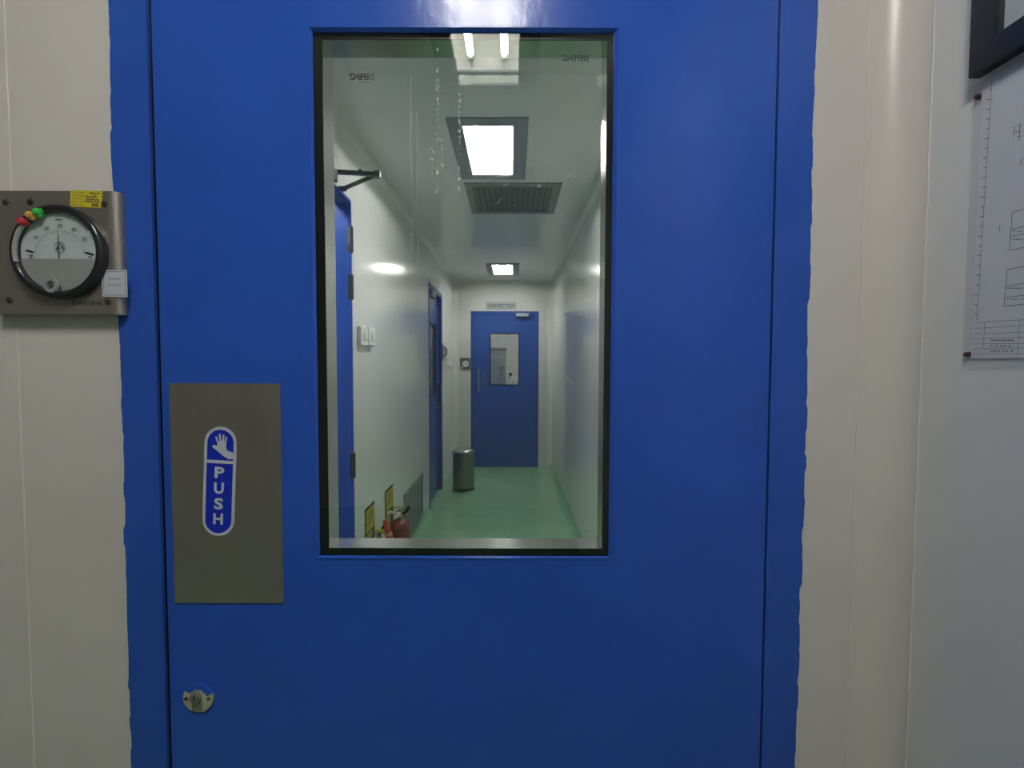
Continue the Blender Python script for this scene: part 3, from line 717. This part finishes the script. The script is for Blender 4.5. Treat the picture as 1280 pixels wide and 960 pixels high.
# ------------------------------------------------------------------ corridor: left wall
# door_3, set back in its frame
e3 = empty('door_3', (XL-.04, (d3a+d3b)/2, 0), 'blue side door in the left corridor wall before the bin', 'door', kind='structure')
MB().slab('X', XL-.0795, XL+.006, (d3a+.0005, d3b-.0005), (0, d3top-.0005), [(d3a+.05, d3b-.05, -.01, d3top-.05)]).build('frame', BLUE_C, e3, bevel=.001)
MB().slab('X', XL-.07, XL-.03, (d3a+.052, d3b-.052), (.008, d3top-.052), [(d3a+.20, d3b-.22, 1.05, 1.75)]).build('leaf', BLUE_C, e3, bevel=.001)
MB().box(XL-.055, XL-.048, d3a+.2005, d3b-.2205, 1.0505, 1.7495).build('window_pane', mat('dark_glass', (.10, .13, .16), .08, spec=.7), e3)
MB().slab('X', XL-.034, XL-.027, (d3a+.19, d3b-.21), (1.04, 1.76), [(d3a+.205, d3b-.225, 1.055, 1.745)]).build('gasket', BLACK, e3)
MB().tube([(XL-.031, d3b-.10, 1.16), (XL+.01, d3b-.10, 1.16), (XL+.01, d3b-.10, .90), (XL-.031, d3b-.10, .90)], .009, 8).build('pull_handle', STEEL2, e3, smooth=True)
MB().box(XL-.0305, XL+.02, d3a+.10, d3a+.32, d3top-.115, d3top-.062).build('door_closer', mat('closer_blue', (.12, .17, .28), .4), e3, bevel=.004)

# door_4: only its deep jamb shows
e4 = empty('door_4', (XL-.04, (d4a+d4b)/2, 0), 'open blue doorway nearest behind the glass on the left', 'door', kind='structure')
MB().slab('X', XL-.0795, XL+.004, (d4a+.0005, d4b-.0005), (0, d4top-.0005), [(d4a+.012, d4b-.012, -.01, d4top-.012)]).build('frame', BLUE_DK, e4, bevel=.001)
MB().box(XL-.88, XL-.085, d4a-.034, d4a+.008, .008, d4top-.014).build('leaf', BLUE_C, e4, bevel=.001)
for za, zb in ((285, 317), (344, 375), (567, 598)):
    q0, q1 = P(440, za, X=XL+.002), P(440, zb, X=XL+.002)
    h = MB().box(XL-.012, XL+.0055, d4b-.0150, d4b-.0118, q1.z, q0.z)
    h.tube([(XL+.008, d4b-.010, q1.z), (XL+.008, d4b-.010, q0.z)], .006, 10).build('hinge', DARKM, e4)
# closer above it
el = P(471.5, 218, Y=2.12); b_ = P(429, 236, Y=2.15)
dc = empty('door_closer', (XL, 1.90, 2.10), 'dark folding door closer arm reaching out over the left doorway', 'door closer')
MB().box(XL+.0045, XL+.05, 1.72, 1.99, d4top-.03, d4top+.02).build('body', DARKM, dc, bevel=.006)
ap = P(410, 214.6, Y=1.99); ap.x = XL+.022
MB().tube([(ap.x, ap.y-.03, d4top+.015), (ap.x, ap.y-.01, ap.z-.01), ap+Z_*.010], .013, 12).build('spindle', DARKM, dc, smooth=True)
def arm(name, a, b, w, h):
    a, b = Vector(a), Vector(b); d = (b-a).normalized(); s = d.cross(Z_).normalized()*w/2; u = s.cross(d).normalized()*h/2
    mb = MB(); pr = [s+u, s-u, -s-u, -s+u]; mb.sweep(pr, a, b); return mb.build(name, DARKM, dc, bevel=.002)
arm('main_arm', ap, el, .022, .016)
arm('forearm', el, b_, .014, .014)
MB().tube([el-Z_*.014, el+Z_*.012], .016, 12).build('elbow_joint', DARKM, dc, smooth=True)
mid = ap.lerp(el, .62); MB().tube([mid+Z_*.002, mid+Z_*.016], .008, 10).build('adjuster_screw', DARKM, dc, smooth=True)
MB().box(b_.x-.014, b_.x+.010, b_.y-.02, b_.y+.02, d4top-.002+.0025, b_.z+.006).build('shoe', DARKM, dc, bevel=.002)

# name plate above that doorway
sy1 = P(420.6, 205, X=XL).y; sz1 = P(420.6, 196.5, X=XL).z; sz0_ = P(420.6, 223.5, X=XL).z
sp = MB().box(XL+.0005, XL+.005, sy1-.39, sy1, sz0_, sz1).build('door_sign', mat('sign_white', (.66, .67, .66), .3))
tag(sp, 'white name plate with dark outline above the left doorway', 'sign')
mb = MB()
for za in (sz0_+.004, sz1-.004): stroke(mb, (XL+.0054, sy1-.386, za), (XL+.0054, sy1-.004, za), .005, X_)
for ya in (sy1-.386, sy1-.004): stroke(mb, (XL+.0054, ya, sz0_+.004), (XL+.0054, ya, sz1-.004), .005, X_)
flat_build(mb, 'outline', INKG, sp)

# two switches
for (xa, xb, ya, yb, rock, lab) in ((449, 458.2, 407.5, 432.5, .5, 'white rocker switch plate nearer the blue doorway'), (459, 467.3, 408.2, 432.6, .45, 'white switch plate on the side away from the blue doorway')):
    A, B = P(xa, ya, X=XL+.012), P(xb, yb, X=XL+.012)
    e = empty('light_switch', (XL, (A.y+B.y)/2, B.z), lab, 'switch', 'pair of light switches on the corridor wall')
    MB().box(XL+.0005, XL+.022, A.y, B.y, B.z, A.z).build('plate', WHITE, e, bevel=.004)
    w_ = B.y-A.y; h_ = A.z-B.z
    rk = MB().box(XL+.018, XL+.026, A.y+w_*.30, A.y+w_*.72, B.z+h_*.28, A.z-h_*.28)
    rk.build('rocker', mat('rocker_grey', (.62, .63, .61), .35), e, bevel=.002)

# small grey holder by door_3
q0, q1 = P(553.8, 430, X=XL+.01), P(557, 449, X=XL+.01)
e = empty('wall_holder', (XL, (q0.y+q1.y)/2, q1.z), 'slim grey holder on the wall just past the left side door', 'holder')
MB().box(XL+.0005, XL+.012, q0.y, q1.y, q1.z, q0.z).build('backplate', mat('holder_grey', (.25, .26, .26), .4), e, bevel=.003)
MB().tube([(XL+.015, q0.y+.03, q1.z+.03), (XL+.04, q0.y+.06, q1.z+.05), (XL+.04, q0.y+.06, q0.z-.05), (XL+.015, q0.y+.05, q0.z-.03)], .008, 8).build('grip', DARKM, e, smooth=True)

# low wall vent
A = P(505.3, 615.5, X=XL+.006); B = P(528, 592.5, X=XL+.006)
vz1 = (A.z+B.z)/2; vz0 = .075
e = empty('wall_vent', (XL, (A.y+B.y)/2, vz0), 'low dark green-grey louvred vent in the left wall near the floor', 'vent')
VG = mat('low_vent', (.20, .24, .21), .35, metal=.3)
MB().slab('X', XL+.0005, XL+.014, (A.y, B.y), (vz0, vz1), [(A.y+.03, B.y-.03, vz0+.03, vz1-.03)]).build('frame', VG, e, bevel=.002)
MB().box(XL+.0005, XL+.002, A.y+.03, B.y-.03, vz0+.03, vz1-.03).build('backing', mat('vent_black', (.07, .085, .075), .6), e)
n = 11
for k in range(n):
    zz = vz0+.03 + (vz1-vz0-.06)*(k+.5)/n
    MB().sweep([Vector((XL+.003, 0, zz+.007)), Vector((XL+.011, 0, zz-.007)), Vector((XL+.011, 0, zz-.009)), Vector((XL+.003, 0, zz+.005))], (0, A.y+.03, 0), (0, B.y-.03, 0)).build('louvre', VG, e)

# two yellow extinguisher signs
YEL = mat('sign_yellow', (.50, .42, .035), .5)
def ext_sign(xa, xb, ytop, lab):
    A, B = P(xa, ytop[0], X=XL+.002), P(xb, ytop[1], X=XL+.002)
    z1 = (A.z+B.z)/2; z0 = z1-.27
    s = MB().box(XL+.0005, XL+.003, A.y, B.y, z0, z1).build('extinguisher_sign', mat('sign_black', (.012, .012, .014), .5))
    tag(s, lab, 'sign', 'yellow extinguisher signs on the corridor wall')
    m_ = .010; zs = z1-.135
    MB().box(XL+.003, XL+.0034, A.y+m_, B.y-m_, zs, z1-.014).build('yellow_field', YEL, s)
    mb = MB(); w_ = B.y-A.y
    mb.quad((XL+.0034, A.y+m_, zs-.010), (XL+.0034, A.y+m_, z0+m_), (XL+.0034, A.y+w_*.45, z0+m_), (XL+.0034, A.y+w_*.72, zs-.010))
    flat_build(mb, 'yellow_picture', YEL, s)
    mb = MB(); rq = random.Random(int(xa))
    for row in (.28, .62):
        zc = z1-.014-(.115)*row; yy = A.y+m_+.014
        while yy < B.y-m_-.014:
            hgt = .018
            stroke(mb, (XL+.0038, yy, zc-hgt), (XL+.0038, yy, zc+hgt), .006, X_)
            if rq.random() < .7: stroke(mb, (XL+.0038, yy, zc+rq.choice((-1, 0, 1))*hgt*.85), (XL+.0038, yy+.014, zc+rq.choice((-1, 0, 1))*hgt*.85), .005, X_)
            yy += .026
    flat_build(mb, 'sign_lettering', mat('sign_dark', (.02, .018, .006), .5), s)
ext_sign(456.2, 468, (637, 626), 'yellow and black extinguisher sign nearest the blue doorway')
ext_sign(481.3, 491.3, (613.5, 605.5), 'yellow and black extinguisher sign above the red cylinder')

# extinguishers
RED = mat('extinguisher_red', (.13, .006, .010), .25, coat=.3, var=.08, vscale=20)
def extinguisher(x, y, r, zt, lab, horn):
    e = empty('fire_extinguisher', (x, y, 0), lab, 'extinguisher')
    dome = [(r*math.cos(t), zt-r*.95+r*.95*math.sin(t)) for t in [math.radians(9*q) for q in range(0, 9)]]
    MB().lathe([(0, .002), (r*.9, .002), (r, .015)] + dome + [(.016, zt), (.016, zt+.012), (0, zt+.012)], (x, y, 0), 'Z', 36).build('cylinder', RED, e, smooth=True)
    MB().lathe([(r*.4, 0), (r*1.02, 0), (r*1.02, .03), (r*.99, .032)], (x, y, 0), 'Z', 30).build('foot_ring', BLACK, e, smooth=True)
    v = MB().lathe([(.018, zt+.010), (.018, zt+.03), (.013, zt+.034), (.013, zt+.055), (0, zt+.055)], (x, y, 0), 'Z', 20).build('valve', mat('valve_brass', (.33, .32, .20), .35, metal=.6), e, smooth=True)
    for dz, ln, mt, nm in ((.034, .085, mat('lever_grey', (.40, .42, .38), .35, metal=.6), 'carry_handle'), (.058, .095, mat('lever_yellow', (.40, .36, .04), .4), 'squeeze_lever')):
        mb = MB(); dx = Vector((.80, -.6, 0)).normalized() if horn else Vector((.9, -.4, 0)).normalized()
        a = Vector((x, y, zt+dz))-dx*.045; b = a+dx*ln+Z_*.02
        s = Vector((-dx.y, dx.x, 0))*.011; u = Z_*.0025
        mb.sweep([s+u, -s+u, -s-u, s-u], a, b); mb.build(nm, mt, e, bevel=.001)
    return e, zt
e, zt = extinguisher(P(500.3, 655, Y=2.92).x, 2.92, .060, P(500, 647.5, Y=2.92).z, 'fire extinguisher whose round red shoulder stands below the second sign', False)
x0 = e.location.x; y0 = e.location.y
MB().lathe([(0, .010), (.014, .010), (.016, 0)], (x0-.005, y0-.02, zt+.028), 'Y', 18).build('dial_gauge', WHITE, e, smooth=True)
MB().tube([(x0+.02, y0-.01, zt+.03), (x0+.05, y0-.03, zt+.055), (x0+.062, y0-.03, zt+.085)], [.009, .010, .013], 10).build('nozzle', BLACK, e, smooth=True)
MB().tube([(x0-.02, y0, zt+.03), (x0-.06, y0-.03, zt+.045), (x0-.085, y0-.05, zt+.02), (x0-.088, y0-.06, zt-.08), (x0-.07, y0-.05, zt-.25)], .009, 10).build('hose', mat('hose_white', (.5, .5, .47), .5), e, smooth=True)
MB().tube([(x0, y0-.012, zt+.044), (x0+.014, y0-.03, zt+.038), (x0+.016, y0-.04, zt+.010)], .004, 6).build('seal_tag', mat('tag_yellow', (.45, .40, .04), .5), e)
e, zt = extinguisher(P(474, 668, Y=2.46).x, 2.46, .062, P(474, 678, Y=2.46).z, 'fire extinguisher with red horn and yellow band below the first sign', True)
x0 = e.location.x; y0 = e.location.y
ht = P(481.5, 650, Y=2.44); hb_ = P(487.5, 676, Y=2.44)
hd = (hb_-ht)
hn = MB().tube([ht, ht+hd*.15, ht+hd*.5, ht+hd*1.0, hb_+hd*.5], [.011, .0145, .016, .020, .026], 16).build('discharge_horn', mat('horn_red', (.40, .030, .025), .4), e, smooth=True)
for t, cc in ((.62, (.50, .34, .06)), (.88, (.48, .12, .05))):
    MB().tube([ht+hd*t, ht+hd*(t+.10)], [.0185+t*.003, .0190+t*.003], 16).build('band', mat('horn_band%g' % t, cc, .4), hn, smooth=True)
MB().tube([(x0, y0, zt+.03), (x0+.01, y0-.02, zt+.06), ht+Vector((-.005, 0, -.03))], .008, 8).build('hose', DARKM, e, smooth=True)
A = P(469, 661.5, Y=2.43); B = P(481, 666, Y=2.43)
MB().box(A.x, B.x, 2.425, 2.440, B.z, A.z).build('yellow_band', mat('tag_yellow2', (.45, .43, .05), .5), e, bevel=.003)

# ------------------------------------------------------------------ room behind the far door
cy_ = FR+.95
c0, c1 = P(600, 434, Y=cy_), P(632.3, 434, Y=cy_)
fc = empty('steel_cabinet', ((c0.x+c1.x)/2-.12, cy_+.3, 0), 'stainless steel cabinet seen through the far door window', 'cabinet')
cl, cr, ch_ = c0.x-.1, c1.x, c0.z
MB().box(cl, cr, cy_, cy_+.6, .0, ch_-.03).build('body', CABS, fc, bevel=.004)
MB().box(cl-.01, cr+.012, cy_-.015, cy_+.61, ch_-.029, ch_).build('top_panel', mat('cab_top', (.66, .68, .66), .3, metal=.7), fc, bevel=.003)
zb1, zb2 = P(620, 446.5, Y=cy_).z, P(620, 448.5, Y=cy_).z
MB().box(cl+.02, cr-.03, cy_-.012, cy_-.0005, zb1, ch_-.05).build('upper_panel', CABS, fc, bevel=.002)
MB().box(cl+.02, cr-.03, cy_-.012, cy_-.0005, P(620, 448.3, Y=cy_).z, zb1-.002).build('pale_strip', mat('cab_strip', (.62, .68, .80), .35), fc)
dd = MB().box(cl+.02, cr-.03, cy_-.012, cy_-.0005, .10, P(620, 448.5, Y=cy_).z-.004).build('door_panel', CABS, fc, bevel=.002)
q = P(628, 457, Y=cy_-.03)
MB().box(q.x-.04, q.x+.03, cy_-.035, cy_-.011, q.z-.012, q.z+.012).build('handle', mat('handle_bright', (.8, .8, .8), .2, metal=.8), dd, bevel=.003)
bz_ = P(643, 470.5, Y=FR+1.45).z
bx0 = P(637.2, 475, Y=FR+1.45).x
bench = empty('bench', (bx0+.35, FR+1.7, 0), 'low grey bench beside the far steel cabinet', 'bench')
bt = bz_-.17
MB().box(bx0-.02, bx0+.75, FR+1.42, FR+1.98, bt-.03, bt).build('top', mat('bench_grey', (.42, .45, .44), .4), bench, bevel=.003)
for xx in (bx0+.02, bx0+.69):
    for yy in (FR+1.46, FR+1.92):
        MB().box(xx, xx+.03, yy, yy+.03, 0, bt-.031).build('leg', STEEL2, bench)
q1 = P(648.5, 475, Y=FR+1.45)
cb = empty('carton', ((bx0+q1.x)/2+.02, FR+1.55, bt), 'small white printed carton on the bench behind far door', 'carton')
MB().box(bx0+.01, q1.x+.04, FR+1.45, FR+1.65, bt+.0005, bz_).build('box', WHITE, cb, bevel=.003)
mb = MB(); rq = random.Random(9)
for k in range(16):
    xx = rq.uniform(bx0+.02, q1.x); zz = rq.uniform(bt+.03, bz_-.02); stroke(mb, (xx, FR+1.4495, zz), (xx+.025, FR+1.4495, zz+rq.uniform(-.01, .01)), .010, Y_)
flat_build(mb, 'print', INKG, cb)['kind'] = 'stuff'
q = P(638.2, 467.5, Y=FR+1.98)
hk = empty('wall_hook', (q.x, FR+2.0, q.z), 'small black object on the wall right of the far cabinet', 'hook')
MB().lathe([(0, .03), (.022, .026), (.028, .010), (.028, .0005)], (q.x, FR+2.0, q.z), 'Y', 16).build('knob', BLACK, hk, smooth=True)
MB().box(q.x-.018, q.x+.018, FR+1.985, FR+1.9995, q.z-.07, q.z-.027).build('plate', BLACK, hk, bevel=.002)
